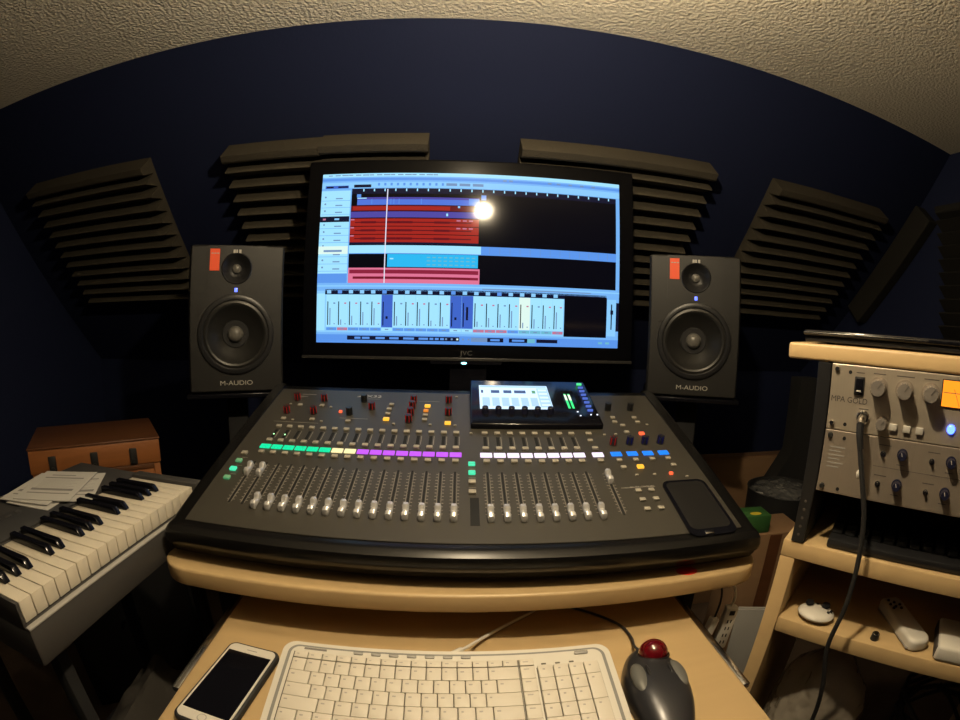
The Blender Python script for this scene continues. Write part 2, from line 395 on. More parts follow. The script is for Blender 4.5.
# raised display pod
PP = PM @ T((.012,.332,.0015)) @ RX(3.0)
pod = MB(PP); pod.prism([(0,0),(.272,0),(.272,.012),(.272,.195),(0,.195)], -.004, .0125)
es = [e for e in pod.bm.edges]
bmesh.ops.bevel(pod.bm, geom=es, offset=.004, segments=3, affect='EDGES', profile=.5)
pod.build('display_pod', 'gloss', con)
PB = PM @ T((.012,.332,.0015)); b = MB(PB); b.box(.004, .268, .03, .194, -.002, .008); b.build('pod_base', 'bolster', con)
def lay(b, x0, x1, y0, y1, z, mi): b.mi = mi; b.quad([(x0,y0,z),(x1,y0,z),(x1,y1,z),(x0,y1,z)])
b = MB(PP @ T((.020,.060,.0127)))
lay(b, 0,.156,0,.108,0,0); lay(b, .130,.155,.008,.096,.0002,1); lay(b, .002,.154,.098,.106,.0002,1)
for x0, x1 in ((.026,.045),(.054,.072),(.078,.104)): lay(b, x0, x1, .070, .084, .0004, 2)
lay(b, .004,.009,.070,.084,.0004,2); lay(b, .118,.126,.070,.084,.0004,3)
for k in range(6): lay(b, .006+.021*k, .022+.021*k, .012, .050, .0002, 1)
for k in range(5): lay(b, .133, .152, .014+.017*k, .022+.017*k, .0003, 0)
b.build('display_screen', [glow('display_white_light', (.62,.82,1.), 1.35), glow('display_pale_blue_light', (.45,.68,1.), 1.1), glow('display_dark_text', (.10,.18,.5), .5), glow('display_green_mark', (.2,.6,.3), .6)], con, smooth=False)['label'] = 'bright blue-white menu display'
b = MB(PP @ T((.205,.060,.0127))); lay(b, 0,.028,.0,.085,.0,0); b.mi = 1
lay(b, .004,.009,.004,.070,.0003,1); lay(b, .013,.018,.004,.070,.0003,1)
lay(b, .004,.009,.040,.066,.0005,2); lay(b, .013,.018,.040,.066,.0005,2)
b.build('level_meter', ['screenglass', glow('meter_green_light', (.05,.95,.25), 1.2), glow('meter_pale_light', (.8,1.,.7), 1.4)], con, smooth=False)
pb = btn(.012, .0045, glow('blue_menu_button', (.12,.22,.85), .7)); pg = btn(.012, .0055, glow('green_menu_button', (.1,.95,.35), 1.))
def put2(name, me, x, y, z=.0125, label=None):
    mm = PP @ T((x, y, z)); o = link(name, me, con); o.matrix_local = mm
    if label: o['label'] = label
for k in range(8): put2('menu_button', pg if k == 0 else pb, .2555-.0002*k, .176-.0175*k, label='%s lit menu button' % ('green' if k == 0 else 'blue'))
wd = proto(lambda b: b.cyl(.0018, 0, .001, n=10), 'dot', glow('white_led', (.8,.85,1.), 1.6))
for x, y in ((.226,.050),(.229,.034),(.2525,.038),(.2665,.038)): put2('status_light', wd, x, y)
def encf(b): b.cyl(.0075, 0, .0125, r2=.0062, n=20); b.cyl(.0064,.0125,.0135,r2=.005, n=20)
enc = proto(encf, 'encoder', 'blueknob')
for k in range(6): put2('encoder_knob', enc, .030+.0272*k, .046)
# smooth well at the right front corner, for a phone
pts, z0, z1 = slab(.338, .424, -.012, .138, .0015, .0045, .016, .016)
b = MB(PM); b.prism(pts, z0, z1); es = list(b.bm.edges)
b.build('device_tray', 'gloss', con)
pts, z0, z1 = slab(.344, .418, .004, .132, .0046, .0050, .012, .012)
b = MB(PM); b.prism(pts, z0, z1); b.build('device_tray_mat', mat('tray_mat', (.010,.0095,.009), .4), con)
b = MB(PM); b.box(.362, .378, -.010, -.002, .0045, .0065, bev=.001); b.build('device_tray_lip', 'steel', con)

# ------------------------------------------------------------------ television
TV = thing('television', 'large flat television showing music editing software with coloured tracks', 'television', (.0435, 1.24, DZ+.001))
Z = lambda z: z-(DZ+.001)
SX0, SX1, SZ0, SZ1 = -.4085, .4060, -.0705, .3875      # the lit screen, x relative to the stand
b = MB(); b.box(-.450, .450, 0, .045, Z(-.113), Z(.428), bev=.006); b.box(-.3, .3, .04, .075, Z(-.06), Z(.36), bev=.01)
b.build('housing', mat('television_bezel_plastic', (.003,.003,.004), .3, spec=.2), TV)
b = MB(); b.box(-.450, .450, -.003, .001, Z(-.113), Z(-.105), bev=.001); b.build('bezel_edge', mat('bezel_edge_plastic', (.03,.029,.028), .3), TV)
b = MB(); b.prism([(-.105,Z(-.104)),(.092,Z(-.104)),(.086,Z(-.122)),(-.099,Z(-.122))], -.001, .010, m=Matrix(((1,0,0,0),(0,0,1,0),(0,1,0,0),(0,0,0,1)))); b.build('logo_lip', 'gloss', TV, smooth=False)
text('JVC', .017, mat('dark_chrome_lettering', (.07,.07,.07), .4), TV, T((-.006,-.0015,Z(-.093))) @ FRONT, name='logo_lettering', sx=1.2)
b = MB(); b.sph(.006, (-.012, -.002, Z(-.119)), (1.3,.3,.5), n=12); b.build('power_light', glow('cyan_power_light', (.3,.9,1.), 4), TV)
b = MB(); b.box(-.05, .05, .02, .06, 0.01, Z(-.10), bev=.004); b.build('stand_neck', 'gloss', TV)
b = MB(); b.box(-.24, .24, -.09, .15, 0, .012, bev=.004); b.build('stand_base', 'gloss', TV)
UI = {}
def ui(n, c, s): UI[n] = glow('screen_'+n, c, s, base=(.002,.002,.003), rough=.085)
ui('toolbar_blue', (.20,.50,1.), .95); ui('pale_blue', (.27,.62,1.), 1.0); ui('white_cyan', (.36,.76,1.), 1.05); ui('navy', (.010,.012,.045), .6)
ui('black', (.004,.004,.010), .4); ui('red', (.55,.03,.02), .70); ui('dark_red', (.22,.012,.02), .6); ui('indigo', (.11,.09,.50), .75); ui('blue', (.10,.22,.85), .85)
ui('cyan', (.03,.52,.95), .95); ui('pink', (.85,.20,.35), .9); ui('crimson', (.45,.03,.08), .6); ui('mixer_blue', (.07,.18,.80), .75); ui('sky', (.13,.37,1.), .85)
ui('yellow_white', (.72,.92,.85), 1.05); ui('teal', (.20,.62,.80), .8); ui('grey_blue', (.25,.42,.75), .7); ui('rose', (.75,.25,.40), .75); ui('playhead', (.80,.80,.95), 1.0)
names = list(UI); b = MB(); lvl = [0]
def S(u0, u1, v0, v1, c, z=1):
    b.mi = names.index(c)
    X0, X1 = SX0+u0*(SX1-SX0), SX0+u1*(SX1-SX0); Z0, Z1 = Z(SZ1-v0*(SZ1-SZ0)), Z(SZ1-v1*(SZ1-SZ0)); y = -.0008-.00025*z
    b.quad([(X0,y,Z1),(X1,y,Z1),(X1,y,Z0),(X0,y,Z0)])
S(0,1,0,1,'toolbar_blue',0)
S(0,1,.0,.022,'white_cyan'); S(0,1,.030,.045,'sky'); S(.0,1,.055,.090,'pale_blue')
for k in range(16): S(.02+.0235*k, .034+.0235*k+.004*(k%3), .008,.014,'grey_blue',2)
for k in range(14): S(.19+.021*k, .197+.021*k, .062,.078,'sky',2)
for k in range(3): S(.415+.043*k, .45+.043*k, .062,.078,'grey_blue',3)
for u in (.60,.62,.75,.78,.82,.86,.9): S(u, u+.012, .03,.04,'grey_blue',2)
S(.012,.092,.074,.092,'mixer_blue',2); S(.016,.04,.078,.088,'navy',3); S(.056,.09,.078,.088,'navy',3); S(.110,.168,.070,.088,'navy',2)
# track list
S(0,.100,.105,.655,'white_cyan')
for k in range(12):
    v = .135+.042*k; S(.0,.100,v+.030,v+.032,'sky',2)
    if k != 3: S(.05,.074,v+.015,v+.022,'grey_blue',3); S(.012,.018,v+.004,v+.014,'grey_blue',3)
S(0,.100,.262,.296,'navy',4); S(.05,.066,.274,.284,'pale_blue',5); S(.010,.02,.274,.284,'rose',5); S(.0,.100,.600,.655,'sky',4)
S(0,.100,.44,.486,'yellow_white',4); S(.018,.08,.462,.474,'grey_blue',5)
# arrangement
S(.104,.987,.095,.655,'black',1); S(.104,.987,.095,.128,'navy',2)
for k in range(24): S(.142+.0355*k, .146+.0355*k, .097,.113,'white_cyan',3)
S(.122,.136,.130,.150,'sky',3); S(.530,.546,.130,.160,'sky',3)
S(.124,.524,.150,.196,'blue',3); S(.124,.524,.150,.163,'indigo',4); S(.490,.524,.155,.190,'sky',5); S(.124,.155,.152,.158,'white_cyan',5)
for u in (.235,.245,.262,.172,.335): S(u, u+.002, .160,.192,'sky',5)
S(.104,.524,.200,.232,'dark_red',3); S(.110,.43,.204,.228,'red',4); S(.455,.462,.200,.212,'pale_blue',5)
S(.104,.524,.236,.272,'indigo',3); S(.418,.424,.246,.262,'white_cyan',5)
for v in (.278,.326,.374):
    S(.104,.524,v,v+.044,'red',3); S(.12,.50,v+.019,v+.026,'dark_red',4)
    for u in (.14,.22,.26,.38): S(u, u+.05, v+.016,v+.029,'dark_red',5)
    S(.106,.118,v+.002,v+.010,'rose',5)
for u in (.452,.472,.492): S(u, u+.013, .284,.292,'rose',6); S(u, u+.013, .330,.338,'rose',6)
S(.104,.524,.418,.432,'navy',3)
S(.104,.987,.436,.486,'sky',3); S(.104,.533,.436,.482,'white_cyan',4)
for k in range(13): S(.56+.033*k, .5612+.033*k, .440,.480,'grey_blue',5)
S(.232,.524,.487,.562,'cyan',3)
for v in (.502,.522,.545):
    for k in range(9): S(.36+.018*k, .371+.018*k, v, v+.006,'teal',4)
S(.24,.252,.510,.518,'white_cyan',4)
S(.104,.530,.567,.655,'pink',3); S(.108,.526,.578,.600,'crimson',4); S(.120,.526,.617,.632,'crimson',4); S(.120,.50,.622,.627,'dark_red',5)
S(.2225,.2258,.10,.655,'playhead',7)
# mixer
S(0,1,.655,.700,'toolbar_blue',2); S(0,1,.668,.676,'pale_blue',3); S(.54,.90,.678,.684,'grey_blue',4)
S(.028,.955,.690,.721,'navy',2)
S(0,.955,.700,.952,'pale_blue',1); S(.81,.957,.704,.940,'black',3); S(0,.028,.716,.93,'white_cyan',2)
for i in range(21):
    u = .033+.0369*i
    kind = 'mixer_blue' if i in (5, 11, 12) else ('yellow_white' if i == 17 else 'white_cyan')
    S(u, u+.0362, .722,.908,kind,4)
    S(u+.002, u+.016, .696,.716,'pale_blue' if i not in (1,5,11,15) else 'sky',5)
    S(u+.0040, u+.0072, .762,.898,'black',5)
    if kind == 'mixer_blue': S(u+.014, u+.021, .785+.03*(i%3),.86,'navy',5)
    else: S(u+.0115, u+.0150, .80+.022*((i*7)%4),.898,'grey_blue',5); S(u+.024, u+.031, .768,.776,'rose' if i%3 else 'grey_blue',5); S(u+.026, u+.030, .888,.894,'grey_blue',5)
    lab = ('rose' if i in (1,13,14,15,20) else 'teal' if i in (17,18,19) else 'sky' if i not in (5,11,12) else 'white_cyan')
    S(u+.001, u+.0355, .912,.928,lab,4); S(u+.012, u+.024, .917,.923,'grey_blue',5)
S(.958,.990,.712,.93,'pale_blue',3); S(.972,.976,.74,.89,'black',4); S(.970,.980,.775,.80,'navy',5); S(.990,1,.73,.90,'navy',4)
S(0,1,.940,.952,'toolbar_blue',4); S(0,1,.952,1,'sky',3)
S(.105,.470,.958,.982,'navy',4); S(.508,.560,.958,.982,'grey_blue',4); S(.560,.612,.958,.982,'navy',4); S(.630,.690,.958,.982,'navy',5); S(.720,.790,.960,.980,'navy',4); S(.680,.715,.958,.982,'teal',4)
for u, w in ((.13,.02),(.155,.025),(.20,.03),(.245,.03),(.29,.035),(.340,.03),(.375,.012),(.392,.012),(.409,.012),(.57,.03),(.64,.04)): S(u, u+w, .964,.976,'sky',6)
for k in range(6): S(.425+.0*k+.018*k-.0, .431+.018*k, .965,.975,'grey_blue' if k != 2 else 'yellow_white',6)
for u in (.93,.955): S(u, u+.014,.966,.978,'teal',5)
b.build('screen', [UI[n] for n in names], TV, smooth=False)['label'] = 'lit screen with track lanes above a row of channel faders'

# ------------------------------------------------------------------ studio monitors
def speaker():
    t = thing('studio_monitor', '', 'speaker', (0,0,0), 0, 'pair of studio monitors')
    w, h, dp = .127, .380, .29
    b = MB(); b.box(-w, w, 0, dp, 0, h, bev=.010, seg=3); b.build('cabinet', 'speaker', t)
    b = MB()   # raised baffle panel with a contour around the tweeter
    b.box(-w+.004, w-.004, -.004, .004, .004, h-.004, bev=.003)
    pts = [(-.078,.376),(-.078,.262),(-.100,.232),(-.100,.20),(.100,.20),(.100,.232),(.078,.262),(.078,.376)]
    b.prism([(x, z) for x, z in pts], .002, .0065, m=Matrix(((1,0,0,0),(0,0,-1,0),(0,1,0,0),(0,0,0,1))))
    b.build('baffle', 'speaker', t)
    cabs = list(t.children)
    cut = MB()
    for z, rr_, dpt in ((.150, .0885, .060), (.318, .0375, .030)):
        cut.cyl(rr_, -dpt, .03, n=64, m=T((0,-.0065,0)) @ FRONT @ T((0, z, 0)))
    cutter = cut.build('cutter', 'cone')
    for o in cabs:
        md = o.modifiers.new('hole', 'BOOLEAN'); md.object = cutter; md.solver = 'EXACT'; md.use_self = True
    dg = bpy.context.evaluated_depsgraph_get()
    for o in cabs:
        me = bpy.data.meshes.new_from_object(o.evaluated_get(dg)); o.modifiers.clear(); o.data = me
        for p in me.polygons: p.use_smooth = False
    bpy.data.objects.remove(cutter)
    F = T((0,-.0065,0)) @ FRONT
    def at(z): return F @ T((0, z, 0))
    b = MB(); b.lathe([(.086,-.004),(.086,.0015),(.089,.004),(.096,.0045),(.1005,.003),(.1015,.0),(.1015,-.002)], 48, m=at(.150)); b.build('woofer_ring', 'black', t)
    b = MB(); b.lathe([(.0885,-.003),(.086,.0025),(.080,.0045),(.075,.002),(.072,-.004),(.056,-.018),(.034,-.036),(.0,-.037)], 48, m=at(.150)); wf = b.build('woofer', 'cone', t)
    b = MB(); b.lathe([(.0375,-.0345),(.034,-.0315),(.024,-.0325),(.0185,-.033)], 32, m=at(.150)); b.build('cone_collar', 'matte', wf)
    b = MB(); b.lathe([(.0215,-.034),(.0205,-.026),(.0165,-.019),(.009,-.0145),(0,-.013)], 32, m=at(.150)); b.build('dust_cap', 'dustcap', wf)
    b = MB(); b.lathe([(.041,.0003),(.0385,.0025),(.035,.0005),(.026,-.012),(.015,-.019),(.0,-.019)], 40, m=at(.318)); tw = b.build('tweeter', 'black', t)
    b = MB(); b.lathe([(.0125,-.018),(.011,-.012),(.006,-.0085),(0,-.0075)], 24, m=at(.318)); b.build('dome', 'dustcap', tw)
    b = MB(); b.box(-.004, .004, -.0075, -.0055, .258, .268, bev=.0008); b.build('power_light', glow('blue_power_light', (.1,.15,1.), 3), t)
    b = MB(); b.box(-.072, -.046, -.0078, -.0060, .312, .368, bev=.0004, seg=1); st = b.build('sticker', 'orange', t); st['label'] = 'orange-red sticker'
    b = MB()
    for k in range(3): b.box(-.0685+.0075*k, -.063+.0075*k, -.0082, -.0076, .355, .3575)
    b.build('sticker_print', 'letters', st)
    b = MB()
    for k, w2 in enumerate((.006, .004, .006)): b.box(-.0105+.0075*k, -.0105+.0075*k+w2, -.0078, -.0062, .357, .366)
    b.build('badge', 'letters', t)
    text('M-AUDIO', .0165, 'letters', t, T((0,-.0068,.026)) @ FRONT, name='brand_lettering', sx=1.25)
    return t
sp = speaker(); sp.location = (-.558, 1.135, -.197); sp.rotation_euler.z = R(26)
sp['label'] = 'black two-way studio monitor speaker to the left of the television'
sp2 = copy_tree(sp); sp2.location = (.634, 1.135, -.190); sp2.rotation_euler.z = R(-24)
sp2['label'] = 'black two-way studio monitor speaker to the right of the television'
def stand(x, y, z, rz, label):
    t = thing('speaker_stand', label, 'stand', (x, y, ZF), R(rz), 'speaker stands'); H = z-ZF
    b = MB(); b.box(-.135, .135, -.01, .26, H-.012, H, bev=.003); b.build('top_plate', 'gloss', t)
    b = MB(); b.box(-.03, .03, .09, .15, .02, H-.012, bev=.006); b.build('column', 'matte', t)
    b = MB(); b.box(-.14, .14, -.02, .27, 0, .02, bev=.004); b.build('base_plate', 'matte', t)
stand(-.558, 1.135, -.198, 26, 'black stand holding up the left studio monitor behind the mixer')
stand(.634, 1.135, -.191, -24, 'black stand holding up the right studio monitor behind the mixer')

# ------------------------------------------------------------------ computer keyboard on the tray
KA = R(11.5)
kb = thing('computer_keyboard', 'white wired computer keyboard with grey rim on the pull-out tray', 'keyboard', (-.004, .30, TZ))
# local: rear edge y=.197, front edge y=.0; top surface rises to the rear
KM = T((0, .195, .0425)) @ Matrix.Rotation(KA, 4, 'X')       # frame on the top surface; y negative towards the front
def kslab(x0, x1, y0, y1, z0, z1, r, m, name, bev=.002):
    pts, a, c = slab(x0, x1, y0, y1, z0, z1, r, r); b = MB(KM); b.prism(pts, a, c)
    return b.build(name, m, kb)
kslab(-.214, .212, -.182, .0, -.0062, -.002, .018, 'white', 'body')
kslab(-.206, .204, -.176, -.006, -.0025, -.0012, .015, 'kbgrey', 'trim_ring')
kslab(-.2015, .1995, -.172, -.0095, -.0020, -.0004, .012, 'white', 'deck')
b = MB(KM); b.box(-.197, .089, -.150, -.0195, -.001, .0006); b.box(.0895, .1085, -.150, -.0195, -.001, .0006); b.box(.111, .191, -.150, -.034, -.001, .0006); b.build('key_well', 'gap', kb, smooth=False)
def key(x0, x1, y0, y1, h=.0045):
    b = MB(KM); g = .0005
    b.box(x0+g, x1-g, y0+.0001, y1-.0001, 0, h, bev=.0011, seg=2); o = b.build('key', 'keywhite', kb)
    return o
kp = .0188; x0 = -.195
rows = [[1.]*14+[1.0], [1.]*13+[2.], [1.5]+[1.]*12+[1.5], [1.75]+[1.]*11+[2.25], [2.25]+[1.]*10+[1.75], [1.25,1.,1.25,5.75,1.25,1.,1.25,1.25,1.]]
ys = [(-.0205,-.0315)] + [(-.0325-.0203*k, -.0325-.0203*(k+1)) for k in range(5)]
tk = [(k) for k in range(1)]
leg = MB(KM)
nkeys = 0
random.seed(3)
for (ya, yb), ws in zip(ys, rows):
    tot = sum(ws); x = x0; sc = .283/tot
    for w in ws:
        key(x, x+w*sc, yb, ya); 
        leg.box(x+.004, x+.0065+random.random()*.002, ya-.0075 if ya < -.03 else ya-.006, ya-.0055 if ya < -.03 else ya-.0045, .0045, .0047)
        x += w*sc
for k, (ya, yb) in enumerate(ys): key(.0895, .1085, yb, ya); leg.box(.094, .101, ya-.006, ya-.0045, .0045, .0047)
for r in range(5):
    ya, yb = ys[r+1]
    for c in range(4):
        xa = .1115+.0197*c
        if c == 3 and r in (2, 4): continue
        yb2 = ys[r+2][1] if (c == 3 and r in (1, 3)) else yb
        if r == 4 and c == 1: continue
        key(xa, xa+(.0394 if (r == 4 and c == 0) else .0197), yb2, ya); leg.box(xa+.006, xa+.009, ya-.008, ya-.0058, .0045, .0047)
o = leg.build('key_legends', mat('key_print', (.33,.31,.29), .6), kb, smooth=False); o['kind'] = 'stuff'
for k in range(7):
    b = MB(KM); x = -.113+.0228*k; b.box(x-.0062, x+.0062, -.0145, -.0100, -.0006, .0012, bev=.0015); b.build('media_button', 'grey', kb)
b = MB(KM); b.box(.163, .182, -.0165, -.0115, -.0006, .0014, bev=.002); b.build('power_button', 'grey', kb)
b = MB(KM)
for x in (.121, .139, .157): b.box(x-.003, x+.003, -.0285, -.0265, -.0005, .0004)
b.build('status_lights', 'gap', kb)
b = MB(KM); b.box(-.185, -.155, -.0135, -.0105, -.0005, .0002); b.build('lettering', 'dimletters', kb)
b = MB(); b.prism([(.035,.0005),(.186,.0005),(.186,.0340),(.035,.0030)], -.200, .198, m=YZ); b.build('base', 'white', kb, smooth=False)
b = MB(); b.tube(curve_pts([(.002,.192,.034),(.010,.205,.030),(.025,.225,.022),(.05,.262,.010),(.09,.30,.006),(.15,.35,.005),(.19,.42,.005)]), .0024); b.build('cable', 'white', kb)
b = MB(); b.tube([(0,.190,.035),(.008,.202,.031),(.019,.216,.026)], .0042); b.build('cable_sleeve', 'white', kb)

# ------------------------------------------------------------------ smartphone
ph = thing('smartphone', 'white smartphone in a black case lying screen up on the left of the tray', 'phone', (-.281, .420, TZ+.0004), R(-6.5))
def rr(hw, hl, r, z0, z1, name, m, bev=0):
    pts, a, c = slab(-hw, hw, -hl, hl, z0, z1, r, r); b = MB(); b.prism(pts, a, c)
    if bev: bmesh.ops.bevel(b.bm, geom=[e for e in b.bm.edges if abs(e.verts[0].co.z-e.verts[1].co.z) < 1e-6], offset=bev, segments=3, affect='EDGES', profile=.5)
    return b.build(name, m, ph)
rr(.0402, .0850, .013, 0, .0105, 'case', 'rubber', .003)
rr(.0360, .0805, .010, .009, .0112, 'front_glass', 'white')
rr(.0332, .0640, .0008, .0112, .0115, 'screen', 'screenglass')
b = MB(); b.box(-.008, .008, .0712, .0724, .0112, .0116, bev=.0003); b.build('earpiece', 'kbgrey', ph)
b = MB(); b.lathe([(.0052,.0112),(.0058,.0116),(.0064,.0112)], 24, m=T((0,-.0722,0))); b.build('home_button', 'grey', ph)

# ------------------------------------------------------------------ trackball mouse
tb = thing('trackball_mouse', 'charcoal trackball mouse with a red ball, right of the white keyboard', 'mouse', (.2575, .408, TZ), R(-5))
def tbody():
    b = MB(); NU, NV = 28, 36; grid = []
    for i in range(NV+1):
        t = i/NV; y = .091-.183*t
        w = .0435*(max(0, math.sin(math.pi*min(1, (t+.02)/1.04)))**.42)*(1.02-.30*max(0, t-.35)**1.0) 
        hgt = (.040*math.sin(math.pi*min(1., (t*.92+.06)))**.55)*(1-.05*t)
        row = []
        for j in range(NU+1):
            a = math.pi*j/NU; cx = -math.cos(a); sz = math.sin(a)
            x = w*math.copysign(abs(cx)**.85, cx); z = .001+hgt*(sz**.62)
            row.append(b.bm.verts.new((x, y, z)))
        grid.append(row)
    for i in range(NV):
        for j in range(NU): b.bm.faces.new((grid[i][j], grid[i][j+1], grid[i+1][j+1], grid[i+1][j]))
    for i in range(NV): b.bm.faces.new((grid[i][NU], grid[i][0], grid[i+1][0], grid[i+1][NU]))
    b.bm.faces.new(grid[0]); b.bm.faces.new(grid[-1][::-1])
    return b.build('body', 'trackball', tb, angle=60)
tbody()
b = MB(); b.sph(.0205, (.006, .064, .0300), n=40); b.build('ball', 'redball', tb)['label'] = 'deep red ball'
b = MB(); b.lathe([(.0212,-.004),(.0228,-.0015),(.0212,.0012)], 36, m=T((.006,.062,.0300)) @ RX(-18)); b.build('ball_ring', 'black', tb)
for s in (-1, 1):
    b = MB(); b.sph(.02, (s*.0250, .014, .0305), (.60, 1.45, .42), n=24, m=Matrix()); b.build('side_button', 'trackbtn', tb)
    b = MB(); b.sph(.008, (s*.0150, .020, .0385), (.35, 1.5, .30), n=16); b.build('small_button', 'black', tb)
b = MB(); b.tube(curve_pts([(.000,.080,.018),(-.008,.100,.014),(-.004,.135,.006),(-.015,.175,.003),(-.06,.215,.003),(-.13,.25,.003)]), .0021); b.build('cord', 'rubber', tb)

# ------------------------------------------------------------------ digital piano at the left
PZ = -.299
pn = thing('digital_piano', 'grey portable digital piano with black and white keys at the left edge', 'piano', (-.477, .292, PZ), R(-1.8))
# local: x<0 away from the player side (keys end at x=0), y along the keyboard, z=0 is the white key top
KP = .0226; NW = 19
b = MB(); b.box(-.325, .012, -.007, NW*KP+.028, -.085, -.030, bev=.005); b.box(-.325,-.148,-.007,NW*KP+.028,-.035,.002,bev=.006)
b.build('body', 'pianogrey', pn)
b = MB(); b.box(.004, .0130, -.006, NW*KP+.026, -.0320, -.029, bev=.001); b.build('key_slip', 'grey', pn)
b = MB(); b.box(-.150, .008, NW*KP+.002, NW*KP+.028, -.035, .006, bev=.005); b.build('end_block', 'pianogrey', pn)
b = MB(); b.box(-.150, .003, -.007, -.001, -.035, .002, bev=.002); b.build('end_block', 'pianogrey', pn)
b = MB(); b.box(-.235, -.150, .004, NW*KP-.10, .0015, .005, bev=.0015); b.build('control_strip', 'pianoctl', pn)
order = 'FGABCDE'
def wk(b): b.box(-.146, 0, .0007, KP-.0007, -.0285, 0, bev=.0012, seg=2)
wm = proto(wk, 'white_key', 'ivory')
def bk(b):
    b.prism([(-.146,0),(-.048,0),(-.056,.0105),(-.060,.012),(-.146,.012)], -.0055, .0055, m=Matrix(((1,0,0,0),(0,0,1,0),(0,1,0,0),(0,0,0,1))))
    bmesh.ops.bevel(b.bm, geom=list(b.bm.edges), offset=.0013, segments=2, affect='EDGES', profile=.5)
bm_ = proto(bk, 'black_key', 'gloss')
for k in range(NW):
    link('white_key', wm, pn, (0, k*KP, 0))
    if order[k % 7] not in 'BE' and k < NW-1: link('black_key', bm_, pn, (0, (k+1)*KP, 0))
for k in range(8):
    b = MB(); b.box(-.222, -.214, .02+.022*k, .032+.022*k, .005, .007, bev=.001); b.build('panel_button', 'pianogrey', pn)
# stand under it
ps = thing('piano_stand', 'black four-legged metal stand under the digital piano', 'stand', (-.62, .52, ZF))
h = PZ-.085-ZF
for y in (-.17, .24):
    for x in (-.12, .10):
        b = MB(); b.box(x-.012, x+.012, y-.012, y+.012, .025, h-.022, bev=.003); b.build('leg', 'matte', ps)
    b = MB(); b.box(-.15, .13, y-.015, y+.015, h-.022, h-.0005, bev=.003); b.build('support_bar', 'iron', ps)
    b = MB(); b.box(-.17, .15, y-.015, y+.015, 0, .025, bev=.004); b.build('foot_bar', 'iron', ps)
# papers lying on the piano
def sheet(x, y, rz, label, k, w=.105, l=.148):
    b = MB(); n = 6
    b.box(-w/2, w/2, -l/2, l/2, 0, .0012)
    b.mi = 1
    z = .0012
    for ya, yb, xa, xb in ((.052,.056,-.035,.02), (.036,.041,-.044,.044), (-.030,-.020,-.046,.046), (-.046,-.042,-.046,.046)):
        b.box(xa, xb, ya, yb, z, z+.0002)
    for q in range(9): b.box(-.042, .042-.01*(q%3), .028-.006*q, .0285-.006*q, z, z+.0001)
    o = b.build('paper_sheet', ['paper', 'ink'], smooth=False)
    o.location = (x, y, PZ+.0055+.0016*k); o.rotation_euler.z = R(rz)
    return tag(o, label, 'paper', 'papers on the piano')
sheet(-.700, .575, 8, 'lowest printed sheet of the papers on the piano, sticking out towards the front', 0)
sheet(-.672, .615, 30, 'printed sheet on the piano poking out at the right of the pile', 1)
sheet(-.722, .580, 13, 'printed sheet in the middle of the paper pile on the piano', 2, .115, .15)
sheet(-.705, .600, 21, 'topmost printed sheet of the paper pile on the piano, with dark ruled bars', 3, .12, .155)

# ------------------------------------------------------------------ wooden chest with iron latches behind the piano
ch = thing('wooden_chest', 'orange-brown wooden chest with three black latches behind the piano', 'chest', (-1.07, .825, -.622), R(42.5))
b = MB(); b.box(0, .375, 0, .26, 0, .235, bev=.003); b.build('box', 'pine', ch)
b = MB(); b.box(-.004, .379, -.004, .264, .236, .300, bev=.004); b.build('lid', 'pine', ch)
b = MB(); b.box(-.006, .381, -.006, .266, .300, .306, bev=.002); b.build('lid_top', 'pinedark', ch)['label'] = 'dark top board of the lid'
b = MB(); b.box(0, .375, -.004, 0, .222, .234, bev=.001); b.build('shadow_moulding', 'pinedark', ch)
for x in (.002, .357):
    b = MB(); b.box(x, x+.018, -.005, .002, 0, .234, bev=.001); b.build('corner_post', 'pine', ch)
for x in (.065, .187, .30):
    b = MB(); b.box(x-.011, x+.011, -.008, 0, .238, .282, bev=.002); b.cyl(.006, 0, .006, m=T((x,-.006,.248)) @ RX(90)); b.build('latch', 'iron', ch)
ca = thing('low_cabinet', 'low black cabinet under the wooden chest', 'cabinet', (-1.07, .825, ZF), R(42.5))
H = -.622-ZF-.001
b = MB(); b.box(-.02, .40, -.01, .28, 0, H, bev=.004); b.build('carcass', 'matte', ca)
for x in (-.012, .192):
    b = MB(); b.box(x, x+.196, -.022, -.011, .02, H-.02, bev=.002); d = b.build('door', 'black', ca)
    b = MB(); b.cyl(.006, 0, .015, m=T((x+(.175 if x < 0 else .02), -.022, H*.6)) @ RX(90)); b.build('knob', 'steel', d)

# ------------------------------------------------------------------ dim things at the lower left
def blob(name, m, c, sc, seed, amp=.12, n=36, rot=0):
    random.seed(seed); b = MB()
    g = bmesh.ops.create_uvsphere(b.bm, u_segments=n, v_segments=n//2, radius=1)['verts']
    ph_ = [(Vector((random.uniform(-1,1), random.uniform(-1,1), random.uniform(-1,1)))*random.uniform(2,6), random.uniform(0,6)) for _ in range(10)]
    for v in b.bm.verts:
        f = 1+amp*sum(math.sin(v.co.dot(k)+p) for k, p in ph_)/3
        v.co = Vector((v.co.x*sc[0], v.co.y*sc[1], max(-.98, v.co.z)*sc[2]))*f
    zmin = min(v.co.z for v in b.bm.verts)
    for v in b.bm.verts: v.co.z -= zmin
    o = b.build(name, m, smooth=True, angle=180); o.location = c; o.rotation_euler.z = rot
    return o
tag(blob('fabric_beanbag', 'darkcloth', (-.66, .10, ZF), (.19,.20,.36), 4, .06), 'black pile fabric beanbag below the near end of the piano', 'beanbag')
b = MB(); 
NG = 14
vs = [[b.bm.verts.new((.15*i/NG, .28*j/NG, .05*math.sin(i*.9)*math.cos(j*.7)*.3 + .09*(1-abs(i/NG-.5)*1.3) - .04*(1-j/NG))) for j in range(NG+1)] for i in range(NG+1)]
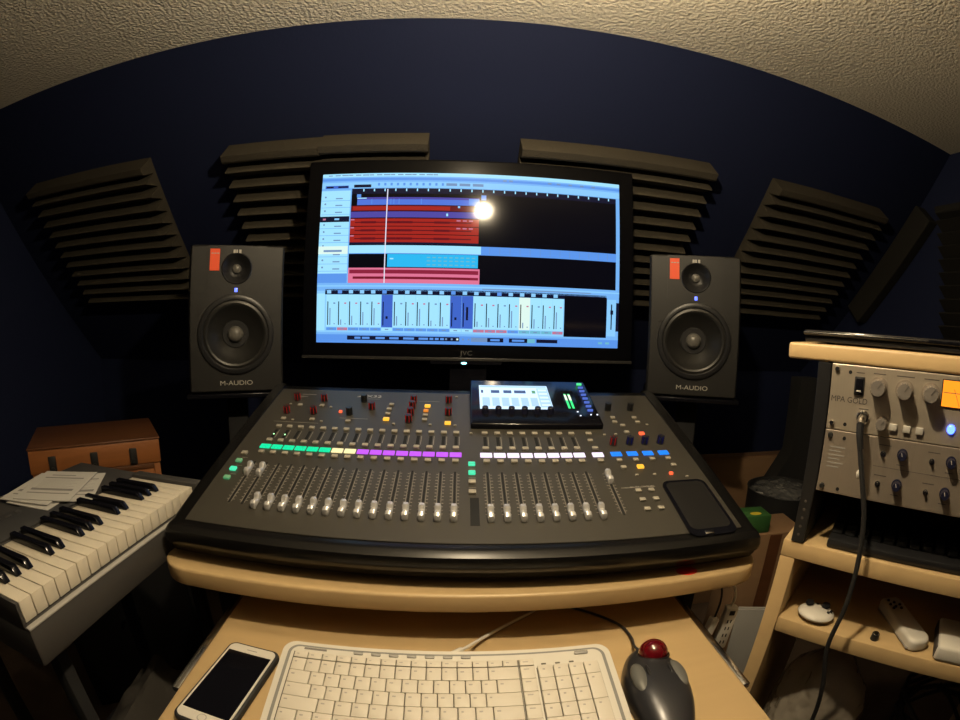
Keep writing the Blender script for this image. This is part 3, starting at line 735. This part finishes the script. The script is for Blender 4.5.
for i in range(NG):
    for j in range(NG): b.bm.faces.new((vs[i][j], vs[i+1][j], vs[i+1][j+1], vs[i][j+1]))
bmesh.ops.solidify(b.bm, geom=list(b.bm.faces), thickness=.006)
zm = min(v.co.z for v in b.bm.verts)
for v in b.bm.verts: v.co.z -= zm
o = b.build('grey_cloth', 'cloth'); 
bx = thing('storage_box', 'black storage box on the floor between piano and desk', 'box', (-.715, .385, ZF), 0)
b2 = MB(); b2.box(0, .18, 0, .33, 0, .33, bev=.01); b2.build('bin', 'matte', bx)
b2 = MB(); b2.box(-.006, .186, -.006, .336, .33, .35, bev=.006); b2.build('lid', 'black', bx)
o.location = (-.69, .40, ZF+.351)
tag(o, 'grey cloth lying on the black box between piano and desk', 'cloth')

# ------------------------------------------------------------------ rack corner on the right
RZ0 = -55
UU = Vector((.574,-.819,0)); VV = Vector((.819,.574,0))
def rack_thing(name, label, cat, z, u=0, v=.69, group=None):
    p = UU*u+VV*v; return thing(name, label, cat, (p.x, p.y, z), R(RZ0), group)
cart = rack_thing('shelf_cart', 'maple shelving unit with open shelves standing right of the desk', 'shelving', ZF, 0, .69)
def cz(z): return z-ZF
for z0, z1, nm in ((-.327,-.300,'upper_shelf'), (-.458,-.431,'middle_shelf'), (-1.09,-1.065,'bottom_shelf')):
    b = MB(); b.box(-.142 if z0 > -.4 else -.116, .400 if z0 > -.4 else .374, 0, .40, cz(z0), cz(z1), bev=.002)
    b.bm.normal_update()
    for f in b.bm.faces: f.material_index = 0 if f.normal.z > .7 else 1
    b.build(nm, ['mapletop','maple'], cart)
for x in (-.142, .375):
    b = MB(); b.box(x, x+.025, 0, .40, 0, cz(-.3275), bev=.002); b.build('side_panel', 'maple', cart)
rf = rack_thing('equipment_rack', 'black rack frame holding two silver rack units on the shelf', 'rack', -.299)
def fz(z): return z+.299
b = MB(); b.box(-.130, -.1095, .002, .36, 0, fz(-.038), bev=.001); b.build('side_panel', 'matte', rf)
b = MB(); b.box(.3755, .396, .002, .36, 0, fz(-.038), bev=.001); b.build('side_panel', 'matte', rf)
for x in (-.130, .3765):
    b = MB()
    b.box(x, x+.0195, -.0015, .0018, 0, fz(-.038), bev=.0005, seg=1); 
    o = b.build('front_rail', 'black', rf)
    b = MB()
    for k in range(5): b.cyl(.0022, 0, .0008, n=10, m=T((x+.0095, -.0015, .012+.013*k)) @ RX(90))
    b.build('rail_holes', 'darkprint', o)
b = MB(); b.box(-.109, .375, .34, .358, .0, fz(-.04)); b.build('back_panel', 'matte', rf)
wb = rack_thing('wooden_board', 'maple board with rounded edge lying on top of the rack', 'board', -.0365)
b = MB(); b.box(-.176, .42, -.004, .40, 0, .0225, bev=.004, seg=3); b.bm.normal_update()
for f in b.bm.faces: f.material_index = 0 if f.normal.z > .7 else 1
b.build('plank', ['mapletop','maple'], wb)
lp = rack_thing('closed_laptop', 'closed black laptop lying on the board above the rack', 'laptop', -.0135)
b = MB(); b.box(-.155, .22, .012, .27, .002, .010, bev=.002); b.build('base', 'black', lp)
b = MB(); b.box(-.157, .222, .008, .272, .0105, .0185, bev=.003, seg=3); b.build('lid', 'gloss', lp)
b = MB(); b.box(-.157, .03, .0068, .0085, .0125, .0155, bev=.0006); b.build('lid_glint_strip', 'steel', lp)  # bright strip added to imitate the lamp's reflection along the lid edge
for x in (-.12, .18):
    for y in (.04, .23):
        b = MB(); b.cyl(.006, 0, .002, n=12, at=(x, y)); b.build('rubber_foot', 'rubber', lp)
def frontc(x, z): return T((x, 0, z)) @ RX(90)         # local z looks out of the panel
def unit(name, label, ztop, zbot, m, f=-.003):
    t = rack_thing(name, label, 'rack unit', zbot)
    H = ztop-zbot
    b = MB(); b.box(-.1085, .3745, f, 0, 0, H, bev=.0012); b.build('faceplate', m, t, smooth=False)
    b = MB(); b.box(-.095, .361, 0.001, .25, .002, H-.002); b.build('enclosure', 'matte', t, smooth=False)
    return t
pre = unit('microphone_preamp', 'champagne metal preamp with silver knobs, upper unit in the rack', -.0378, -.1262, 'alu')
pz = lambda z: z+.1262
def add(t, fn, name, m, label=None):
    b = MB(); fn(b); o = b.build(name, m, t)
    if label: o['label'] = label
    return o
F0 = -.003
def cylf(x, z, r, l, r2=None, n=28): return lambda b: b.cyl(r, 0, l, r2, n, m=T((x, F0, z)) @ RX(90))
def knob_s(t, x, z, r, l):
    add(t, lambda b: b.cyl(r*1.28, 0, .0012, n=32, m=T((x,F0,z)) @ RX(90)), 'knob_ring', 'alu2')
    def f(b):
        b.cyl(r, 0, l, r*.92, 32, m=T((x,F0,z)) @ RX(90))
        for k in range(16): b.box(r*.9, r*1.04, -.0008, .0008, .002, l-.002, m=T((x,F0,z)) @ RX(90) @ RZ(k*22.5))
    o = add(t, f, 'control_knob', 'clearknob')
    b = MB(); b.box(-.0008, .0008, 0, r*.85, l, l+.0006, m=T((x,F0,z)) @ RX(90) @ RZ(-35)); b.build('pointer', 'darkprint', o)
for x in (-.038, 0., .038): knob_s(pre, x, pz(-.063), .0105, .024)
knob_s(pre, -.0275, pz(-.1085), .0075, .020)
for x, z in ((-.1005,-.0445),(-.1005,-.1175)):
    add(pre, cylf(x, pz(z), .0042, .0035, .003, 16), 'rack_screw', 'steel')
for x, z in ((-.081,-.0475),(-.081,-.1175)):
    add(pre, cylf(x, pz(z), .0026, .0006, None, 14), 'screw_hole', 'slot')
add(pre, lambda b: b.box(-.0735, -.0590, F0-.003, F0+.001, pz(-.0765), pz(-.0520), bev=.001), 'switch_frame', 'black')
add(pre, lambda b: b.box(-.0715, -.0610, F0-.005, F0-.002, pz(-.0745), pz(-.0540), bev=.0015), 'power_switch', 'gloss')
add(pre, lambda b: b.box(-.0695, -.0630, F0-.0056, F0-.0048, pz(-.0715), pz(-.0695)), 'switch_mark', 'letters')
text('MPA GOLD', .0108, 'darkprint', pre, T((-.079, F0-.0003, pz(-.0845))) @ FRONT, name='model_lettering', sx=1.0)
for x, z, w in ((-.066,-.047,.012),(-.038,-.046,.018),(0,-.046,.026),(.038,-.046,.022),(-.056,-.094,.014)):
    add(pre, lambda b: b.box(x-w/2, x+w/2, F0-.0003, F0+.0002, pz(z)-.0006, pz(z)+.0006), 'printed_line', 'darkprint')
for x in (-.010, .010, .029):
    add(pre, lambda b: b.box(x-.0055, x+.0055, F0-.0045, F0, pz(-.1165), pz(-.1075), bev=.001), 'push_button', 'letters')
add(pre, lambda b: b.lathe([(.0055,0),(.0098,0),(.0098,.003),(.0085,.0045),(.0055,.0045)], 28, m=T((-.056, F0, pz(-.105))) @ RX(90)), 'jack_socket', 'steel')
add(pre, lambda b: b.box(.0535, .110, F0-.002, F0+.001, pz(-.0785), pz(-.0430), bev=.001), 'meter_frame', 'black')
vm = add(pre, lambda b: b.box(.0550, .1085, F0-.0026, F0-.0015, pz(-.0770), pz(-.0445)), 'level_meter', glow('amber_meter_light', (1.,.27,.012), 1.5), 'amber lit needle meter')
add(vm, lambda b: (b.box(.0565, .107, F0-.0029, F0-.0025, pz(-.0600), pz(-.0592)), b.box(-.0003, .0003, F0-.0030, F0-.0026, 0, .024, m=T((.082,0,pz(-.0765))) @ RY(-25))), 'needle', 'darkprint')
hb = add(pre, lambda b: b.sph(.0062, (.0745, F0-.001, pz(-.1045)), (1,.6,1), n=16), 'indicator_light', glow('strong_blue_led', (.05,.11,1.), 7), 'bright blue indicator light')
for x in (.185, .223, .261): knob_s(pre, x, pz(-.063), .0105, .024)
add(pre, lambda b: b.box(.2765, .333, F0-.002, F0+.001, pz(-.0785), pz(-.0430), bev=.001), 'meter_frame', 'black')
add(pre, lambda b: b.box(.2780, .3315, F0-.0026, F0-.0015, pz(-.0770), pz(-.0445)), 'level_meter', glow('amber_meter_light_right', (1.,.27,.012), 1.5), 'amber lit needle meter')
ada = unit('eight_channel_converter', 'grey metal rack unit with small blue-black knobs, lower unit in the rack', -.1270, -.2150, 'alu2')
az = lambda z: z+.2150
def knob_b(x, z):
    def f(b):
        b.cyl(.0078, 0, .003, n=24, m=T((x,F0,z)) @ RX(90)); b.cyl(.0068, .003, .014, .0058, 24, m=T((x,F0,z)) @ RX(90))
    o = add(ada, f, 'gain_knob', 'blueknob')
    add(o, lambda b: b.box(-.0005, .0005, 0, .005, .014, .0146, m=T((x,F0,z)) @ RX(90) @ RZ(20)), 'pointer', 'letters')
for r, z in enumerate((-.1455, -.1865)):
    for c in range(5):
        x = .010+.073*c; knob_b(x, az(z))
        add(ada, lambda b: (b.cyl(.0040, 0, .0012, n=16, m=T((x-.0285,F0,az(z-.003))) @ RX(90)), b.cyl(.0022, .0012, .006, n=12, m=T((x-.0285,F0,az(z-.003))) @ RX(90)), ), 'pad_switch', 'steel')
        add(ada, lambda b: b.box(x-.036, x-.018, F0-.0003, F0+.0002, az(z+.0085)-.0005, az(z+.0085)+.0005), 'printed_line', 'darkprint')
        add(ada, lambda b: b.box(x-.006, x+.006, F0-.0003, F0+.0002, az(z-.0145)-.0005, az(z-.0145)+.0005), 'printed_line', 'darkprint')
add(ada, lambda b: b.box(-.030, .37, F0-.0002, F0+.0002, az(-.1665), az(-.1660)), 'divider_line', 'darkprint')
add(ada, lambda b: b.sph(.004, (-.0495, F0, az(-.1815)), (.8,.5,1.5), n=14), 'rocker_switch', 'white')
add(ada, lambda b: [b.box(-.099, -.075-.006*(k%2), F0-.0003, F0+.0002, az(-.150-.0055*k)-.0007, az(-.150-.0055*k)+.0007) for k in range(6)], 'spec_print', 'grey')
for x, z in ((-.1005,-.1345),(-.1005,-.2065)): add(ada, cylf(x, az(z), .0042, .0035, .003, 16), 'rack_screw', 'iron')
for x, z in ((-.079,-.1365),(-.076,-.2075)): add(ada, cylf(x, az(z), .0026, .0006, None, 14), 'screw_hole', 'slot')
# instrument lead hanging from the preamp
def rp(u, v, z): p = UU*u+VV*v; return (p.x, p.y, z)
lead = thing('instrument_cable', 'black cable with a steel jack plug hanging from the preamp past the shelves', 'cable', rp(-.056,.66,-.105))
L0 = Vector(rp(-.056,.66,-.105))
def rl(u, v, z): return Vector(rp(u, v, z))-L0
b = MB(); b.tube([rl(-.056,.688,-.105), rl(-.056,.668,-.105)], [.0045,.0045], 12); b.tube([rl(-.056,.671,-.105), rl(-.0558,.660,-.1055), rl(-.055,.654,-.110)], [.0062,.0062,.0058], 14); b.build('jack_plug', 'steel', lead)
b = MB(); b.tube(curve_pts([rl(-.0555,.654,-.109), rl(-.054,.652,-.125), rl(-.048,.652,-.15), rl(-.038,.652,-.185), rl(-.024,.652,-.235), rl(-.016,.652,-.30), rl(-.014,.650,-.36), rl(-.018,.650,-.43), rl(.002,.655,-.51), rl(.012,.66,-.60), rl(.02,.65,-.85), rl(.03,.60,-1.14)], 6), .0038, 8); b.build('cable', 'rubber', lead)
b = MB(); b.tube(curve_pts([rl(-.0555,.654,-.108), rl(-.054,.652,-.123), rl(-.050,.652,-.140)], 4), [.0055-.00012*k for k in range(9)], 10); b.build('strain_relief', 'rubber', lead)
# black keyboard on the upper shelf
bk_ = rack_thing('black_computer_keyboard', 'black computer keyboard stored on the shelf below the rack units', 'keyboard', -.2995, .125, .70)
bk_.rotation_euler.z = R(RZ0+1)
b = MB(); b.box(-.200, .235, 0, .145, 0, .014, bev=.004); b.build('body', 'black', bk_)
kbm = proto(lambda b: b.box(-.0085, .0085, -.0085, .0085, 0, .008, bev=.0015, seg=1), 'key', 'matte')
for r in range(5):
    for c in range(20): 
        link('key', kbm, bk_, (-.190+.0215*c, .035+.0212*r, .014))
# oddments on the middle shelf
MS = -.4305
gp = rack_thing('game_controller', 'small white oval controller with two black thumbsticks on the middle shelf', 'controller', MS, -.060, .719)
def ovalf(b):
    b.sph(1., (0,0,.0095), (.032,.026,.009), n=28)
add(gp, ovalf, 'shell', 'white')
for x, y in ((-.016,.006),(.012,.010)):
    add(gp, lambda b: (b.cyl(.0045,.012,.020,.004,14,at=(x,y)), b.cyl(.0075,.020,.024,.0065,18,at=(x,y))), 'thumbstick', 'black')
for x, y in ((.020,-.002),(.024,.004),(-.003,.014)): add(gp, lambda b: b.cyl(.003,.013,.018,.0025,12,at=(x,y)), 'button', 'black')
rm = rack_thing('remote_handset', 'white remote handset with black buttons lying on the middle shelf', 'remote', MS, .092, .760)
rm.rotation_euler.z = R(RZ0+33)
def hsf(b):
    pts, a, c = slab(-.021, .021, -.068, .068, 0, .020, .016, .012); b.prism(pts, a, c)
    bmesh.ops.bevel(b.bm, geom=[e for e in b.bm.edges if abs(e.verts[0].co.z-e.verts[1].co.z) < 1e-6], offset=.006, segments=4, affect='EDGES', profile=.5)
add(rm, hsf, 'shell', 'white')
for x, y in ((-.008,.055),(0.0,.047),(-.010,.042),(.008,.039),(-.003,.034),(.006,.028),(-.009,.030)):
    add(rm, lambda b: b.cyl(.0030,.0198,.0222,.0024,12,at=(x,y)), 'button', 'black')
add(rm, lambda b: b.box(-.0215, .0215, -.060, .060, .002, .006, bev=.002), 'seam', 'grey')
wd_ = rack_thing('white_power_adapter', 'white boxy power adapter on the middle shelf at the right edge', 'adapter', MS, .185, .735)
add(wd_, lambda b: b.box(-.030, .050, -.045, .045, 0, .026, bev=.006, seg=3), 'case', 'white')
add(wd_, lambda b: b.box(-.0315, -.029, -.040, .040, .004, .022, bev=.001), 'end_face', 'darkprint')
kn = rack_thing('loose_knob', 'small loose black knob on the middle shelf beside the remote handset', 'knob', MS, .050, .708)
add(kn, lambda b: (b.cyl(.0075,0,.010,.0065,20)), 'skirt', 'black'); add(kn, lambda b: b.cyl(.005,.010,.0115,.0045,20), 'cap', 'steel')
# clear plastic bag and bundle of cables under the middle shelf
o = blob('plastic_bag', 'plasticbag', rp(-.005,.81,-1.0645), (.105,.105,.275), 11, .10)
tag(o, 'cloudy clear plastic bag stuffed under the middle shelf behind the cable', 'bag')
st = MB(); st.tube(curve_pts([(0,0,0),(.01,-.005,.12),(.0,.0,.30),(-.012,.01,.52)]), .009, 8); so = st.build('black_strap', 'rubber')
so.location = rp(-.01,.678,-1.149); tag(so, 'black strap hanging in front of the clear plastic bag', 'strap')
cb = thing('cable_bundle', 'tangled coil of black cables at the bottom of the shelving unit', 'cable', rp(.245,.84,-1.0645))
for k in range(7):
    random.seed(k+20); b = MB(); pts = []
    r0 = .07+.005*k
    for q in range(30):
        a = q*.5+k; pts.append((r0*math.cos(a)*1.0, r0*.8*math.sin(a), .02+.025*k+.30*(k > 3)+.018*math.sin(a*2.3+k)))
    b.tube(pts, .0045, 6); b.build('loop', 'rubber', cb)
b = MB(); b.box(-.07, .07, -.06, .06, 0, .29, bev=.01); b.build('reel_core', 'matte', cb)

# ------------------------------------------------------------------ dim things behind the desk at the right
cbx = thing('cardboard_box', 'wide brown cardboard box standing against the wall behind the right end of the mixer', 'box', (.90, 1.535, ZF), R(-4))
b = MB(); b.box(0, .62, 0, .09, 0, .650, bev=.002); b.build('carton', 'cardboard', cbx)
b = MB(); b.box(.005, .615, .04, .05, .6501, .6508); b.build('tape', 'pinedark', cbx)
bn = thing('waste_bin', 'round black bin filled with crumpled shiny wrapping behind the mixer', 'bin', (1.115, 1.24, ZF))
add(bn, lambda b: b.lathe([(.0,0),(.105,0),(.130,.62),(.133,.625),(.127,.625),(.102,.01),(0,.01)], 40), 'bucket', 'matte')
random.seed(5)
def crf(b):
    g = bmesh.ops.create_icosphere(b.bm, subdivisions=4, radius=.118)['verts']
    for v in b.bm.verts:
        n = random.uniform(.86, 1.08); v.co = Vector((v.co.x*n, v.co.y*n, v.co.z*.35*n+.60))
cr = MB(); crf(cr); cr.build('crumpled_wrapping', 'foil', bn, smooth=False)
gc = thing('guitar_case', 'tall black instrument case leaning upright behind the rack', 'case', (1.335, 1.435, ZF), R(-4))
add(gc, lambda b: b.prism([(-.17,0),(.17,0),(.18,.16),(.12,.36),(.15,.55),(.055,.70),(.05,.98),(-.05,.98),(-.055,.70),(-.15,.55),(-.12,.36),(-.18,.16)], -.035, .035, m=Matrix(((1,0,0,0),(0,0,1,0),(0,1,0,0),(0,0,0,1)))), 'shell', 'matte')
add(gc, lambda b: b.tube(curve_pts([(.07,-.037,.40),(.09,-.055,.43),(.09,-.055,.50),(.07,-.037,.53)]), .008), 'handle', 'rubber')
gb_ = thing('green_box', 'small green box with a yellow mark behind the right end of the mixer', 'box', (.765, .985, -.5405), R(-8))
add(gb_, lambda b: b.box(0, .088, 0, .07, 0, .052, bev=.003), 'carton', 'green')
add(gb_, lambda b: b.sph(.015, (.045,.02,.052), (1.2,.7,.08), n=16), 'yellow_mark', 'yellow')
cb2 = thing('cardboard_box', 'brown cardboard box under the small green box', 'box', (.775, .975, ZF), R(-8))
add(cb2, lambda b: b.box(0, .20, 0, .135, 0, -.541-ZF, bev=.003), 'carton', 'cardboard')
add(cb2, lambda b: b.box(.08, .12, -.001, .0, .3, -.541-ZF-.004), 'tape', 'pinedark')
# power strip hanging below the desk shelf on its cord
pw = thing('power_strip', 'white power strip hanging on its cord below the right end of the desk', 'power strip', (.470, .59, -.553), 0)
pw.scale = (.84,.84,.84)
PS = RY(4) @ RZ(-12)
add(pw, lambda b: b.box(-.014, .014, -.010, .010, 0, .105, bev=.004, m=PS), 'housing', 'white')
for k in range(4):
    add(pw, lambda b: (b.box(-.005,-.0025,-.0106,-.0098,.014+.018*k,.022+.018*k, m=PS), b.box(.0025,.005,-.0106,-.0098,.014+.018*k,.022+.018*k, m=PS)), 'outlet', 'slot')
add(pw, lambda b: b.box(-.006,.006,-.0120,-.0098,.088,.099,bev=.001, m=PS), 'switch', 'iron')
add(pw, lambda b: b.tube(curve_pts([(.006,0,.104),(.008,0,.13),(.002,.005,.155),(-.010,.01,.178)]), .003), 'cord', 'white')
ad = thing('plug_adapter', 'white plug adapter hanging beside the power strip under the desk', 'adapter', (.432, .59, -.540), 0)
ad.scale = (.84,.84,.84)
add(ad, lambda b: b.box(-.009, .009, -.009, .009, 0, .070, bev=.003, m=RY(12)), 'case', 'white')
add(ad, lambda b: b.tube(curve_pts([(.014,0,.070),(.018,0,.10),(.016,.0,.13),(.010,.01,.162)]), .0022), 'cord', 'rubber')
pp = thing('paper_folder', 'pale paper folder standing against the cardboard box by the desk', 'folder', (.765, .90, ZF), R(-22))
add(pp, lambda b: b.box(0, .15, 0, .006, 0, .395, bev=.001, m=RX(-6)), 'cover', mat('folder_card', (.30,.29,.27), .7))
add(pp, lambda b: b.box(.004, .146, .0062, .010, .004, .400, m=RX(-6)), 'pages', 'paper')

# ------------------------------------------------------------------ the lamp of the room
LX, LY, LZ = .125, .36, .488
lamp = thing('pendant_lamp', 'bare warm bulb hanging from the ceiling above the desk chair', 'lamp', (LX, LY, ZC))
add(lamp, lambda b: b.lathe([(0,0),(.045,0),(.045,-.012),(.02,-.022),(0,-.022)], 28), 'ceiling_rose', 'white')
add(lamp, lambda b: b.tube([(0,0,-.02),(0,0,LZ-ZC+.075)], .003), 'cord', 'white')
add(lamp, lambda b: b.cyl(.012, LZ-ZC+.015, LZ-ZC+.078, .011, 20), 'socket', 'white')
bu = add(lamp, lambda b: b.sph(.018, (0,0,LZ-ZC), (1.15,1.15,.85), n=24), 'bulb', 'bulb')

dl = thing('ceiling_downlight', 'round white downlight in the ceiling above the mixing console', 'lamp', (.05, .70, ZC))
add(dl, lambda b: b.lathe([(.030,-.001),(.034,-.006),(.044,-.006),(.048,0),(.030,0)], 36), 'rim', 'white')
add(dl, lambda b: b.cyl(.030, -.003, -.0005, n=36), 'lens', mat('downlight_lens', (1,1,1), .5, emit=(1., .81, .53), estr=8))
ld = bpy.data.lights.new('downlight_lamp', 'SPOT'); ld.energy = 12.5; ld.color = (1., .81, .53); ld.spot_size = R(165); ld.spot_blend = .6; ld.shadow_soft_size = .03
lo = bpy.data.objects.new('spot', ld); C.objects.link(lo); lo.parent = dl; lo.location = (0,0,-.010)

# lift everything from eye-relative heights to the floor
for o in list(bpy.context.scene.objects):
    if o.parent is None: o.location.z += EYE

# ------------------------------------------------------------------ world, camera, view
w = bpy.data.worlds.new('world'); bpy.context.scene.world = w; w.use_nodes = True
w.node_tree.nodes['Background'].inputs[0].default_value = (.02,.022,.03,1); w.node_tree.nodes['Background'].inputs[1].default_value = .1
cd = bpy.data.cameras.new('camera'); cam = bpy.data.objects.new('camera', cd); C.objects.link(cam)
X = Vector((.998,.059,-.019)); Zc = Vector((.007,-.089,.996)); X.normalize(); Zc -= X*X.dot(Zc); Zc.normalize(); Yc = Zc.cross(X)
# rows: world axes seen from the camera (right, forward, up)
right = Vector((X[0], Yc[0], Zc[0])); fwd = Vector((X[1], Yc[1], Zc[1])); upv = Vector((X[2], Yc[2], Zc[2]))
m = Matrix.Identity(4)
for i in range(3): m[i][0] = right[i]; m[i][1] = upv[i]; m[i][2] = -fwd[i]
m.translation = (0, 0, EYE); cam.matrix_world = m
cd.type = 'PANO'; cd.sensor_width = 36; cd.clip_start = .02
cd.panorama_type = 'FISHEYE_LENS_POLYNOMIAL'
cd.fisheye_fov = R(200)
cd.fisheye_polynomial_k0 = 0; cd.fisheye_polynomial_k1 = -(960/36)/475; cd.fisheye_polynomial_k2 = 0; cd.fisheye_polynomial_k3 = 0; cd.fisheye_polynomial_k4 = 0
sc = bpy.context.scene; sc.camera = cam
vs_ = sc.view_settings; vs_.view_transform = 'Standard'; vs_.look = 'None'; vs_.gamma = 1; vs_.exposure = 0; vs_.use_curve_mapping = False
sc.cycles.use_denoising = True; sc.cycles.max_bounces = 8; sc.cycles.sample_clamp_indirect = 4
